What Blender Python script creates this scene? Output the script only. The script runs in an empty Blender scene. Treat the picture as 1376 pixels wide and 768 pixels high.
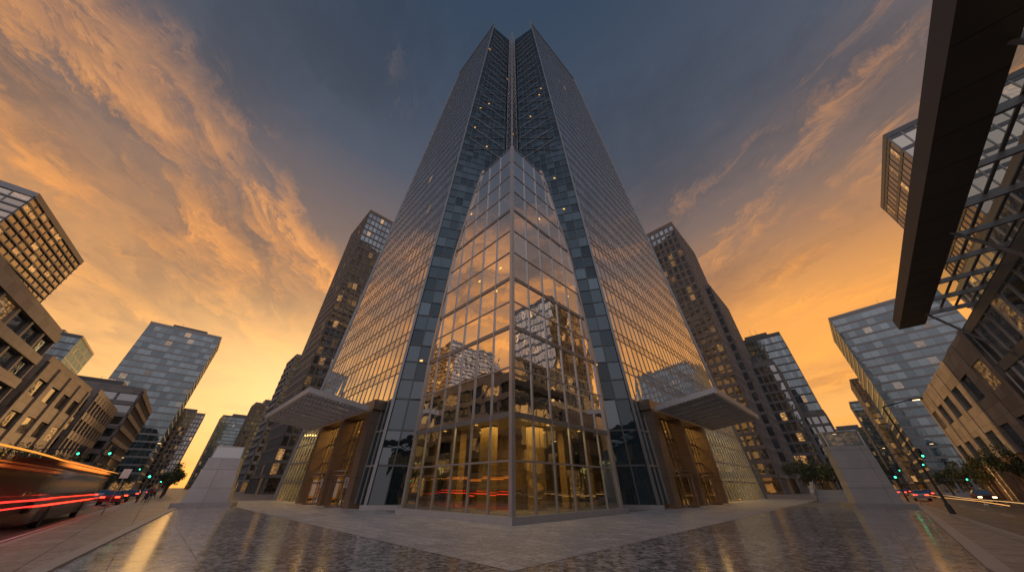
import bpy, math, random
from mathutils import Vector, Matrix
random.seed(7)
sc = bpy.context.scene
V = Vector
# ------------------------------------------------------------------ helpers
def link(o, parent=None):
    sc.collection.objects.link(o)
    if parent is not None: o.parent = parent
    return o
def empty(name):
    o = bpy.data.objects.new(name, None); link(o); return o
class MB:
    def __init__(s): s.v=[]; s.f=[]; s.m=[]; s.r=[]; s.mats=[]
    def mi(s, mat):
        if mat not in s.mats: s.mats.append(mat)
        return s.mats.index(mat)
    def quad(s,a,b,c,d,mat,r=None):
        n=len(s.v); s.v += [tuple(a),tuple(b),tuple(c),tuple(d)]
        s.f.append((n,n+1,n+2,n+3)); s.m.append(s.mi(mat)); s.r.append(random.random() if r is None else r)
    def ngon(s,pts,mat):
        n=len(s.v); s.v += [tuple(p) for p in pts]; s.f.append(tuple(range(n,n+len(pts)))); s.m.append(s.mi(mat)); s.r.append(random.random())
    def prism(s,poly,z0,z1,mat,top=None,bottom=True):
        k=len(poly)
        for i in range(k):
            a=poly[i]; b=poly[(i+1)%k]
            s.quad((a[0],a[1],z0),(b[0],b[1],z0),(b[0],b[1],z1),(a[0],a[1],z1),mat)
        s.ngon([(p[0],p[1],z1) for p in poly], top or mat)
        if bottom: s.ngon([(p[0],p[1],z0) for p in reversed(poly)], mat)
    def box(s,c,ax,ay,az,mat):
        c=V(c); ax=V(ax); ay=V(ay); az=V(az)
        P=lambda i,j,k: c+ax*i+ay*j+az*k
        s.quad(P(-1,-1,-1),P(-1,1,-1),P(1,1,-1),P(1,-1,-1),mat)
        s.quad(P(-1,-1,1),P(1,-1,1),P(1,1,1),P(-1,1,1),mat)
        s.quad(P(-1,-1,-1),P(1,-1,-1),P(1,-1,1),P(-1,-1,1),mat)
        s.quad(P(1,1,-1),P(-1,1,-1),P(-1,1,1),P(1,1,1),mat)
        s.quad(P(1,-1,-1),P(1,1,-1),P(1,1,1),P(1,-1,1),mat)
        s.quad(P(-1,1,-1),P(-1,-1,-1),P(-1,-1,1),P(-1,1,1),mat)
    def beam(s,p,q,w,h,mat,up=(0,0,1)):
        p=V(p); q=V(q); d=q-p; L=d.length; d.normalize(); up=V(up)
        if abs(d.dot(up))>0.97: up=V((0.7,0.7,0.1))
        sx=d.cross(up).normalized(); uz=sx.cross(d).normalized()
        s.box((p+q)/2,d*(L/2),sx*(w/2),uz*(h/2),mat)
    def tube(s,p,q,r0,r1,mat,n=8,cap=True):
        p=V(p); q=V(q); d=(q-p).normalized(); up=V((0,0,1)) if abs(d.z)<.9 else V((1,0,0))
        a=d.cross(up).normalized(); b=d.cross(a).normalized()
        R=lambda c,r,i:(c+a*r*math.cos(2*math.pi*i/n)+b*r*math.sin(2*math.pi*i/n))
        for i in range(n):
            s.quad(R(p,r0,i),R(p,r0,i+1),R(q,r1,i+1),R(q,r1,i),mat)
        if cap:
            s.ngon([R(q,r1,i) for i in range(n)],mat); s.ngon([R(p,r0,n-i) for i in range(n)],mat)
    def obj(s,name,parent=None,smooth=False):
        me=bpy.data.meshes.new(name); me.from_pydata(s.v,[],s.f)
        for m in s.mats: me.materials.append(m)
        me.polygons.foreach_set('material_index',s.m)
        at=me.attributes.new('rnd','FLOAT','FACE'); at.data.foreach_set('value',s.r)
        if smooth: me.polygons.foreach_set('use_smooth',[True]*len(s.f))
        me.update()
        o=bpy.data.objects.new(name,me); link(o,parent); return o
# ------------------------------------------------------------------ materials
def newmat(name):
    m=bpy.data.materials.new(name); m.use_nodes=True; nt=m.node_tree; nt.nodes.clear()
    out=nt.nodes.new('ShaderNodeOutputMaterial'); return m,nt,out
def N(nt,t,**kw):
    n=nt.nodes.new(t)
    for k,v in kw.items(): setattr(n,k,v)
    return n
def mth(nt,op,a,b=None,c=None,clamp=False):
    n=nt.nodes.new('ShaderNodeMath'); n.operation=op; n.use_clamp=clamp
    for i,x in enumerate((a,b,c)):
        if x is None: continue
        if isinstance(x,(int,float)): n.inputs[i].default_value=x
        else: nt.links.new(x,n.inputs[i])
    return n.outputs[0]
def mixc(nt,f,a,b,bt='MIX'):
    n=nt.nodes.new('ShaderNodeMix'); n.data_type='RGBA'; n.blend_type=bt; n.clamp_factor=True
    for i,x in ((0,f),(6,a),(7,b)):
        if isinstance(x,(int,float)): n.inputs[i].default_value=x
        elif isinstance(x,tuple): n.inputs[i].default_value=(x[0],x[1],x[2],1)
        else: nt.links.new(x,n.inputs[i])
    return n.outputs[2]
def ramp(nt,f,stops):
    n=nt.nodes.new('ShaderNodeValToRGB'); e=n.color_ramp.elements
    while len(e)<len(stops): e.new(.5)
    for el,(p,c) in zip(e,stops): el.position=p; el.color=(c[0],c[1],c[2],1)
    nt.links.new(f,n.inputs[0]); return n.outputs[0]
def objco(nt,scale=(1,1,1),rot=0):
    tc=N(nt,'ShaderNodeTexCoord'); mp=N(nt,'ShaderNodeMapping'); mp.inputs['Scale'].default_value=scale
    mp.inputs['Rotation'].default_value=(0,0,rot)
    nt.links.new(tc.outputs['Object'],mp.inputs[0]); return mp.outputs[0]
def noise(nt,co,scale,detail=4,rough=.5,dist=0):
    n=N(nt,'ShaderNodeTexNoise'); n.inputs['Scale'].default_value=scale; n.inputs['Detail'].default_value=detail
    n.inputs['Roughness'].default_value=rough; n.inputs['Distortion'].default_value=dist
    nt.links.new(co,n.inputs['Vector']); return n.outputs['Fac']
def solid(name,col,rough=.6,metal=0,var=.25,scale=1.5,bump=.0):
    m,nt,out=newmat(name); b=N(nt,'ShaderNodeBsdfPrincipled')
    co=objco(nt); n1=noise(nt,co,scale,5,.6); at=N(nt,'ShaderNodeAttribute',attribute_name='rnd')
    f=mth(nt,'ADD',mth(nt,'MULTIPLY',n1,.75),mth(nt,'MULTIPLY',at.outputs['Fac'],.25))
    c=mixc(nt,f,tuple(x*(1-var) for x in col),tuple(min(1,x*(1+var)) for x in col))
    nt.links.new(c,b.inputs['Base Color']); b.inputs['Metallic'].default_value=metal
    nt.links.new(mth(nt,'ADD',mth(nt,'MULTIPLY',n1,.2),rough-.1),b.inputs['Roughness'])
    if bump:
        bp=N(nt,'ShaderNodeBump'); bp.inputs['Distance'].default_value=bump; nt.links.new(noise(nt,co,scale*12,3),bp.inputs['Height']); nt.links.new(bp.outputs[0],b.inputs['Normal'])
    nt.links.new(b.outputs[0],out.inputs[0]); return m
def panelled(name,col,pw,ph,rough=.6,joint=.5,var=.2,rot=0,bumpd=.01):
    m,nt,out=newmat(name); b=N(nt,'ShaderNodeBsdfPrincipled')
    tc=N(nt,'ShaderNodeTexCoord'); sp=N(nt,'ShaderNodeSeparateXYZ'); nt.links.new(tc.outputs['Object'],sp.inputs[0])
    ge=N(nt,'ShaderNodeNewGeometry'); sn=N(nt,'ShaderNodeSeparateXYZ'); nt.links.new(ge.outputs['Normal'],sn.inputs[0])
    t=mth(nt,'SUBTRACT',mth(nt,'MULTIPLY',sp.outputs[1],sn.outputs[0]),mth(nt,'MULTIPLY',sp.outputs[0],sn.outputs[1]))
    cb=N(nt,'ShaderNodeCombineXYZ'); nt.links.new(t,cb.inputs[0]); nt.links.new(sp.outputs[2],cb.inputs[1])
    br=N(nt,'ShaderNodeTexBrick'); br.offset=0; nt.links.new(cb.outputs[0],br.inputs['Vector'])
    br.inputs['Scale'].default_value=1; br.inputs['Brick Width'].default_value=pw; br.inputs['Row Height'].default_value=ph; br.inputs['Mortar Size'].default_value=.02
    br.inputs['Color1'].default_value=tuple(x*(1-var) for x in col)+(1,); br.inputs['Color2'].default_value=tuple(x*(1+var) for x in col)+(1,)
    br.inputs['Mortar'].default_value=tuple(x*joint for x in col)+(1,)
    n1=noise(nt,tc.outputs['Object'],.6,6,.65)
    c=mixc(nt,.5,br.outputs['Color'],ramp(nt,n1,[(.3,(.6,.6,.6)),(.7,(1,1,1))]),'MULTIPLY')
    nt.links.new(c,b.inputs['Base Color']); b.inputs['Roughness'].default_value=rough
    bp=N(nt,'ShaderNodeBump',invert=True); bp.inputs['Distance'].default_value=bumpd; nt.links.new(br.outputs['Fac'],bp.inputs['Height']); nt.links.new(bp.outputs[0],b.inputs['Normal'])
    nt.links.new(b.outputs[0],out.inputs[0]); return m
def glass(name,tint=(.02,.028,.034),lo=.5,refl=(.8,.84,.88),thr=.95,S=1.0,warm=(1,.5,.16),rough=.02):
    m,nt,out=newmat(name)
    at=N(nt,'ShaderNodeAttribute',attribute_name='rnd'); r=at.outputs['Fac']
    fr=N(nt,'ShaderNodeFresnel'); fr.inputs[0].default_value=1.5
    r2=mth(nt,'FRACT',mth(nt,'MULTIPLY',r,57.3)); r3=mth(nt,'FRACT',mth(nt,'MULTIPLY',r,131.7))
    lo_=mth(nt,'ADD',mth(nt,'MULTIPLY',r2,.16),lo-.08)
    fac=mth(nt,'ADD',lo_,mth(nt,'MULTIPLY',fr.outputs[0],1-lo),clamp=True)
    co=objco(nt); bp=N(nt,'ShaderNodeBump'); bp.inputs['Distance'].default_value=.012; bp.inputs['Strength'].default_value=.5
    nt.links.new(noise(nt,co,.9,2),bp.inputs['Height'])
    d=N(nt,'ShaderNodeBsdfDiffuse'); g=N(nt,'ShaderNodeBsdfGlossy'); g.inputs['Roughness'].default_value=rough
    nt.links.new(mixc(nt,r3,tuple(x*.5 for x in tint),tuple(x*1.8 for x in tint)),d.inputs[0])
    g.inputs['Color'].default_value=(*refl,1); nt.links.new(bp.outputs[0],g.inputs['Normal'])
    mx=N(nt,'ShaderNodeMixShader'); nt.links.new(fac,mx.inputs[0]); nt.links.new(d.outputs[0],mx.inputs[1]); nt.links.new(g.outputs[0],mx.inputs[2])
    em=N(nt,'ShaderNodeEmission'); em.inputs[0].default_value=(*warm,1)
    lit=mth(nt,'GREATER_THAN',r,thr)
    nn=noise(nt,objco(nt,(1,1,2.2)),1.3,4,.75)
    nn=mth(nt,'POWER',mth(nt,'MULTIPLY',nn,1.55),5)
    st=mth(nt,'MULTIPLY',mth(nt,'MULTIPLY',lit,nn),mth(nt,'MULTIPLY',mth(nt,'ADD',mth(nt,'MULTIPLY',r3,r3),.12),S))
    nt.links.new(st,em.inputs[1]); ad=N(nt,'ShaderNodeAddShader'); nt.links.new(mx.outputs[0],ad.inputs[0]); nt.links.new(em.outputs[0],ad.inputs[1])
    nt.links.new(ad.outputs[0],out.inputs[0]); m.cycles.emission_sampling='NONE'; return m
def clearglass(name,tint=(.62,.68,.6),lo=.3):
    m,nt,out=newmat(name); fr=N(nt,'ShaderNodeFresnel'); fr.inputs[0].default_value=1.5
    fac=mth(nt,'ADD',mth(nt,'MULTIPLY',fr.outputs[0],1-lo),lo,clamp=True)
    t=N(nt,'ShaderNodeBsdfTransparent'); t.inputs[0].default_value=(*tint,1)
    g=N(nt,'ShaderNodeBsdfGlossy'); g.inputs['Roughness'].default_value=.015; g.inputs[0].default_value=(.8,.84,.86,1)
    mx=N(nt,'ShaderNodeMixShader'); nt.links.new(fac,mx.inputs[0]); nt.links.new(t.outputs[0],mx.inputs[1]); nt.links.new(g.outputs[0],mx.inputs[2]); nt.links.new(mx.outputs[0],out.inputs[0]); return m
def emis(name,col,s,sample=False):
    m,nt,out=newmat(name); e=N(nt,'ShaderNodeEmission'); e.inputs[0].default_value=(*col,1); e.inputs[1].default_value=s
    nt.links.new(e.outputs[0],out.inputs[0])
    if not sample: m.cycles.emission_sampling='NONE'
    return m
def paving(name,c1,c2,pw,ph,rough,rot,speck=40,jointc=.4,off=0.0,stain=.5,rvar=.15,bumpd=.003,lo=.45,hi=.9,spec=.5):
    m,nt,out=newmat(name); b=N(nt,'ShaderNodeBsdfPrincipled'); co=objco(nt,rot=rot); co0=objco(nt)
    br=N(nt,'ShaderNodeTexBrick'); br.offset=off; nt.links.new(co,br.inputs['Vector']); br.inputs['Scale'].default_value=1
    br.inputs['Brick Width'].default_value=pw; br.inputs['Row Height'].default_value=ph; br.inputs['Mortar Size'].default_value=.012
    br.inputs['Color1'].default_value=(.82,.82,.82,1); br.inputs['Color2'].default_value=(1.15,1.15,1.15,1); br.inputs['Mortar'].default_value=(jointc,)*3+(1,)
    sp=noise(nt,co0,speck,3,.75); vo=N(nt,'ShaderNodeTexVoronoi'); vo.inputs['Scale'].default_value=speck*.55; nt.links.new(co0,vo.inputs['Vector'])
    vr=N(nt,'ShaderNodeSeparateColor'); nt.links.new(vo.outputs['Color'],vr.inputs[0])
    f=mth(nt,'ADD',mth(nt,'MULTIPLY',sp,.9),mth(nt,'MULTIPLY',vr.outputs[0],.45))
    c=mixc(nt,ramp(nt,f,[(lo,(0,0,0)),(hi,(1,1,1))]),c1,c2)
    c=mixc(nt,1.0,c,br.outputs['Color'],'MULTIPLY')
    big=noise(nt,co0,.35,6,.65); c=mixc(nt,stain,c,ramp(nt,big,[(.3,(.5,.5,.5)),(.65,(1.0,1.0,1.0))]),'MULTIPLY')
    nt.links.new(c,b.inputs['Base Color']); b.inputs['Specular IOR Level'].default_value=spec
    rr=mth(nt,'ADD',mth(nt,'MULTIPLY',mth(nt,'SUBTRACT',noise(nt,co0,1.3,6,.7),.5),rvar*2.5),rough)
    rr=mth(nt,'ADD',rr,mth(nt,'MULTIPLY',br.outputs['Fac'],.4),clamp=True); nt.links.new(rr,b.inputs['Roughness'])
    bp=N(nt,'ShaderNodeBump'); bp.inputs['Distance'].default_value=bumpd
    h=mth(nt,'SUBTRACT',mth(nt,'MULTIPLY',sp,.35),br.outputs['Fac']); nt.links.new(h,bp.inputs['Height']); nt.links.new(bp.outputs[0],b.inputs['Normal'])
    nt.links.new(b.outputs[0],out.inputs[0]); return m

R45=math.radians(45)
M_tow=glass('tower_glass',tint=(.05,.055,.06),lo=.74,refl=(.95,.95,.95),thr=.994,S=1.5)
M_tows=glass('tower_spandrel_glass',tint=(.08,.085,.09),lo=.6,refl=(.88,.88,.88),thr=2)
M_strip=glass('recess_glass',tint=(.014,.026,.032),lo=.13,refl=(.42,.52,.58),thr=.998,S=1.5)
M_bay=glass('bay_glass',tint=(.04,.035,.025),lo=.82,refl=(1,.97,.93),thr=.996,S=1)
M_lobby=clearglass('lobby_glass',(.62,.66,.52),.30)
M_door=clearglass('door_glass',(.75,.7,.55),.14)
M_canopyglass=clearglass('canopy_glass',(.85,.9,.88),.15)
M_mul=solid('mullion_metal',(.22,.23,.24),.38,.45,.15)
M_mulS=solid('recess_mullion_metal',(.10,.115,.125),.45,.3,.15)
M_mull=solid('mullion_light_metal',(.44,.44,.44),.35,.6,.15)
M_bronze=solid('bronze_cladding',(.25,.19,.145),.36,.6,.2,.8)
M_alu=solid('canopy_metal',(.5,.5,.51),.45,.25,.12)
M_aluD=solid('canopy_soffit_metal',(.30,.31,.32),.45,.3,.15)
M_core=panelled('lobby_wood_panel',(.42,.27,.10),1.2,2.8,.45,.5,.15)
M_lfloor=solid('lobby_floor',(.35,.3,.24),.25)
M_ceil=solid('lobby_ceiling',(.5,.42,.32),.7)
M_lamp=emis('lobby_downlight',(1,.52,.14),1.7)
M_black=solid('dark_metal',(.045,.048,.052),.45,.4)
M_beam=solid('dark_soffit_panels',(.10,.098,.096),.5,.2,.25,.6)
M_roof=solid('roof_gravel',(.15,.15,.15),.9)
M_conc=panelled('concrete_panels',(.27,.27,.275),3,1.9,.7)
M_beige=panelled('stone_wall_panels',(.27,.255,.24),2.4,1.2,.65)
M_dstone=panelled('dark_granite_cladding',(.16,.16,.16),1.5,1.0,.5)
M_brown=panelled('brown_stone_cladding',(.19,.178,.17),2,1,.6)
M_band=solid('aluminium_spandrel',(.22,.24,.255),.4,.4)
M_bandD=solid('dark_spandrel',(.09,.10,.11),.4,.4)
G_blue=glass('blue_office_glass',tint=(.02,.045,.06),lo=.24,refl=(.55,.72,.80),thr=.955,S=1.0)
G_dark=glass('dark_office_glass',tint=(.02,.027,.032),lo=.32,refl=(.7,.78,.84),thr=.91,S=1.1)
G_warm=glass('lit_office_glass',tint=(.03,.025,.02),lo=.40,refl=(.9,.82,.7),thr=.80,S=1.3)
G_art=glass('arts_building_glass',tint=(.06,.07,.075),lo=.45,refl=(.85,.9,.92),thr=.86,S=1.2)
M_gran=paving('polished_granite_paving',(.17,.155,.147),(.68,.64,.60),2.4,1.6,.15,R45,15,.5,0,.2,.07,.0013,.5,.86,1.0)
M_pave=paving('flamed_granite_paving',(.36,.34,.33),(.66,.63,.60),.9,.6,.42,R45,22,.5,.5,.3,.1,.003)
M_side=paving('concrete_pavement',(.18,.175,.17),(.32,.31,.30),1.5,1.5,.45,R45,12,.5,0,.6,.1,.004)
M_asph=paving('asphalt',(.035,.035,.037),(.085,.085,.088),400,400,.4,0,30,1,0,.6,.2,.006)
M_grnd=paving('city_ground',(.05,.05,.05),(.09,.09,.085),40,40,.8,0,3,.8,0,.5,.1,.002)
M_kerb=solid('kerb_granite',(.36,.35,.34),.5)
M_white=solid('road_paint',(.65,.65,.63),.6,0,.3,4)
M_leaf=solid('foliage_leaf',(.06,.085,.035),.6,0,.5,3)
M_bark=solid('bark',(.07,.055,.04),.85)
M_green=emis('signal_green',(.05,1,.45),6)
M_red=emis('tail_light_red',(1,.05,.02),6)
M_head=emis('head_light',(1,.75,.4),6)
M_rub=solid('tyre_rubber',(.02,.02,.02),.8)
M_lampw=emis('street_lamp_glow',(1,.6,.25),6)
def paint(n,c): return solid(n,c,.3,.3,.05)

# ------------------------------------------------------------------ curtain wall
def curtain(mb,a0,b0,a1,b1,cw,fh,G,Mm,Mb,mw=.1,md=.12,bh=.9,bd=.06,tilt=.006,Gs=None,ncol=None,nrow=None):
    a0,b0,a1,b1=V(a0),V(b0),V(a1),V(b1)
    w=(b0-a0).length; H=(a1-a0).length
    nc=ncol or max(1,round(w/cw)); nr=nrow or max(1,round(H/fh))
    n=((b0-a0).cross(a1-a0)).normalized()
    P=lambda s,t:(a0.lerp(b0,s)).lerp(a1.lerp(b1,s),t)
    bf=bh/ (H/nr)
    for j in range(nr):
        t0=j/nr; t1=(j+1)/nr; ts=t0+(t1-t0)*(1-bf)
        floor_lit=random.random()
        for i in range(nc):
            s0=i/nc; s1=(i+1)/nc
            J=lambda: n*random.uniform(-tilt,tilt)
            r=random.random()
            if floor_lit>.85: r=min(.999,r**.55)
            mb.quad(P(s0,t0)+J(),P(s1,t0)+J(),P(s1,ts)+J(),P(s0,ts)+J(),G,r)
            if Gs: mb.quad(P(s0,ts)+J(),P(s1,ts)+J(),P(s1,t1)+J(),P(s0,t1)+J(),Gs)
    def strip(p0,p1,q0,q1,d,mat):
        o=n*d; e=-n*.05
        mb.quad(p0+o,p1+o,q1+o,q0+o,mat)
        mb.quad(p0+e,p0+o,q0+o,q0+e,mat); mb.quad(p1+o,p1+e,q1+e,q1+o,mat)
        mb.quad(p0+e,p1+e,p1+o,p0+o,mat); mb.quad(q0+o,q1+o,q1+e,q0+e,mat)
    for i in range(nc+1):
        s=i/nc; ds=mw/2/w
        strip(P(max(0,s-ds),0),P(min(1,s+ds),0),P(max(0,s-ds),1),P(min(1,s+ds),1),md,Mm)
    th=mw/H
    for j in range(nr):
        t1=(j+1)/nr; ts=j/nr+(1/nr)*(1-bf)
        if Gs:
            strip(P(0,ts-th/2),P(1,ts-th/2),P(0,ts+th/2),P(1,ts+th/2),md*.8,Mm)
            strip(P(0,t1-th),P(1,t1-th),P(0,t1),P(1,t1),md*.8,Mm)
        else:
            strip(P(0,ts),P(1,ts),P(0,t1),P(1,t1),bd,Mb)
STY={
 'blue':dict(cw=1.6,fh=4,G=G_blue,Mm=M_mul,Mb=M_bandD,mw=.1,md=.08,bh=.8,bd=.04),
 'blueband':dict(cw=3,fh=4,G=G_blue,Mm=M_mul,Mb=M_band,mw=.12,md=.08,bh=1.0,bd=.12),
 'darkgrid':dict(cw=2,fh=3.9,G=G_dark,Mm=M_dstone,Mb=M_dstone,mw=.35,md=.2,bh=.9,bd=.15),
 'stone':dict(cw=2.4,fh=3.9,G=G_dark,Mm=M_brown,Mb=M_brown,mw=.7,md=.28,bh=1.1,bd=.18),
 'beige':dict(cw=5,fh=4.6,G=G_dark,Mm=M_beige,Mb=M_beige,mw=1.4,md=.4,bh=1.8,bd=.3),
 'civic':dict(cw=8,fh=7,G=G_warm,Mm=M_beige,Mb=M_beige,mw=2.4,md=.5,bh=3.0,bd=.35),
 'conc':dict(cw=6,fh=4.2,G=G_dark,Mm=M_conc,Mb=M_conc,mw=.7,md=.5,bh=1.5,bd=.7),
 'louver':dict(cw=3.0,fh=1.9,G=G_warm,Mm=M_band,Mb=M_band,mw=.22,md=.15,bh=.35,bd=.35),
 'warmgrid':dict(cw=1.9,fh=3.9,G=G_warm,Mm=M_mul,Mb=M_bandD,mw=.2,md=.12,bh=.8,bd=.08),
}
def building(name,poly,H,style,z0=0,parapet=1.2,plant=True):
    A=sum(poly[i][0]*poly[(i+1)%len(poly)][1]-poly[(i+1)%len(poly)][0]*poly[i][1] for i in range(len(poly)))
    if A<0: poly=list(reversed(poly))
    e=empty(name); st=STY[style]; mb=MB(); g0=5
    k=len(poly)
    for i in range(k):
        a=poly[i]; b=poly[(i+1)%k]
        g=dict(cw=4.5,fh=5,G=G_warm,Mm=st['Mb'],Mb=st['Mb'],mw=.7,md=.3,bh=.9,bd=.35)
        curtain(mb,(a[0],a[1],0),(b[0],b[1],0),(a[0],a[1],g0),(b[0],b[1],g0),**g)
        curtain(mb,(a[0],a[1],g0),(b[0],b[1],g0),(a[0],a[1],H),(b[0],b[1],H),**st)
    mb.obj('facade',e)
    r=MB(); cx=sum(p[0] for p in poly)/k; cy=sum(p[1] for p in poly)/k
    off=[(cx+(p[0]-cx)*1.012,cy+(p[1]-cy)*1.012) for p in poly]
    r.prism(off,H+.003,H+parapet,st['Mb'],M_roof); r.obj('roof_parapet',e)
    if plant:
        q=MB(); sm=[(cx+(p[0]-cx)*.5,cy+(p[1]-cy)*.5) for p in poly]; q.prism(sm,H+parapet+.003,H+parapet+4,M_bandD,M_roof,False)
        for t in range(3):
            ax,ay=cx+random.uniform(-5,5),cy+random.uniform(-5,5); q.tube((ax,ay,H+parapet+4),(ax,ay,H+parapet+random.uniform(6,10)),.12,.05,M_black,5)
        q.obj('rooftop_plant_room',e)
    return e
def qb(C,d1,l1,d2,l2):
    C=V(C); d1=V(d1).normalized(); d2=V(d2).normalized()
    return [tuple(C),tuple(C+d1*l1),tuple(C+d1*l1+d2*l2),tuple(C+d2*l2)]

# ------------------------------------------------------------------ main tower
T=empty('glass_skyscraper')
ZL=9.6
L_a0,L_b0,L_a1,L_b1=V((-36.6,56.3,0)),V((-12.9,32.6,0)),V((-24.4,59,160)),V((-7.4,43,168))
R_b0,R_a0,R_b1,R_a1=V((45,64.7,0)),V((12.9,32.6,0)),V((29.3,62,162)),V((8.0,43.5,171))
def PL(s,z):
    a=L_a0.lerp(L_a1,z/L_a1.z); b=L_b0.lerp(L_b1,z/L_b1.z); return a.lerp(b,s)
def PR(s,z):
    a=R_a0.lerp(R_a1,z/R_a1.z); b=R_b0.lerp(R_b1,z/R_b1.z); return a.lerp(b,s)
mb=MB()
TW=dict(mw=.14,md=.05,bh=1.25,Gs=M_tows,tilt=.010,nrow=38)
curtain(mb,PL(0,ZL),PL(1,ZL),L_a1,L_b1,1.5,4.2,M_tow,M_mul,M_mul,ncol=22,**TW)
curtain(mb,PR(0,ZL),PR(1,ZL),R_a1,R_b1,1.5,4.2,M_tow,M_mul,M_mul,ncol=30,**TW)
mb.obj('main_curtain_wall',T)
mb=MB()
Ztop=161
def edgeL(z): return L_b0.lerp(L_b1,z/168)
def edgeR(z): return R_a0.lerp(R_a1,z/171)
def root(z,sx): return V((sx*.9,35.2+z*(12.3/165),z))
for sx,E in ((-1,edgeL),(1,edgeR)):
    a0,b0,a1,b1=E(ZL),root(ZL,sx),E(Ztop),root(Ztop,sx)
    if sx>0: a0,b0,a1,b1=b0,a0,b1,a1
    curtain(mb,a0,b0,a1,b1,1.5,2.1,M_strip,M_mulS,M_mulS,mw=.11,md=.08,bh=.14,bd=.07,tilt=.014,nrow=72,ncol=8)
    a0,b0,a1,b1=E(.35),root(.35,sx),E(ZL),root(ZL,sx)
    if sx>0: a0,b0,a1,b1=b0,a0,b1,a1
    curtain(mb,a0,b0,a1,b1,1.6,3,M_strip,M_mulS,M_mulS,mw=.12,md=.1,bh=.15,bd=.07,tilt=.006,nrow=3,ncol=8)
for sx,E in ((-1,edgeL),(1,edgeR)):
    for f in (0,1):
        z=62; g_=f
        while z<154:
            a=E(z).lerp(root(z,sx),.1 if g_ else .9); z2=z+5.2; b=E(z2).lerp(root(z2,sx),.9 if g_ else .1)
            mb.beam(a+V((0,-.14,0)),b+V((0,-.14,0)),.13,.08,M_mul,up=(0,-1,0)); z=z2; g_=1-g_
for sx,E in ((-1,edgeL),(1,edgeR)):
    for k in range(9):
        z=12+random.random()**1.2*90; p=E(z).lerp(root(z,sx),random.uniform(.15,.6)); mb.box(p+V((0,-.1,0)),(.17,0,0),(0,.03,0),(0,0,.1),M_lamp)
mb.obj('recessed_corner_glazing',T)
mb=MB(); fr=lambda z,o=1.9: V((0,root(z,0).y-o,z))
for sx in (-1,1):
    a0,b0,a1,b1=V((sx*1.35,fr(32).y+1.35,32)),fr(32),V((sx*1.15,fr(160).y+1.15,160)),fr(165)
    if sx>0: a0,b0,a1,b1=b0,a0,b1,a1
    curtain(mb,a0,b0,a1,b1,1.2,3.4,M_tow,M_mull,M_mull,mw=.1,md=.06,bh=.25,bd=.06,tilt=.02,nrow=40,ncol=1)
mb.beam(fr(32,1.95),fr(166,1.95),.22,.22,M_mull,up=(0,-1,0))
mb.beam(edgeL(0),edgeL(168)+V((0,0,1)),.3,.5,M_mul,up=(0,-1,0)); mb.beam(edgeR(0),edgeR(171)+V((0,0,1)),.3,.5,M_mul,up=(0,-1,0))
mb.beam(L_a0,L_a1,.4,.4,M_mul,up=(0,-1,0)); mb.beam(R_b0,R_b1,.4,.4,M_mul,up=(0,-1,0))
mb.beam(L_a1,L_b1,.4,.5,M_mul); mb.beam(R_a1,R_b1,.4,.5,M_mul)
mb.obj('corner_rib_and_fins',T)
mb=MB()
Bk0=V((4,100,0)); Bk1=V((3,84,150))
curtain(mb,R_b0,Bk0,R_b1,Bk1,3,4.2,M_tow,M_mul,M_mul,bh=1.2,nrow=38)
curtain(mb,Bk0,L_a0,Bk1,L_a1,3,4.2,M_tow,M_mul,M_mul,bh=1.2,nrow=38)
mb.ngon([edgeL(155),root(155,-1),root(155,1),edgeR(155),PR(1,155),V((3,84,149)),PL(0,155)],M_roof)
mb.obj('rear_walls_and_roof',T)
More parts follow.
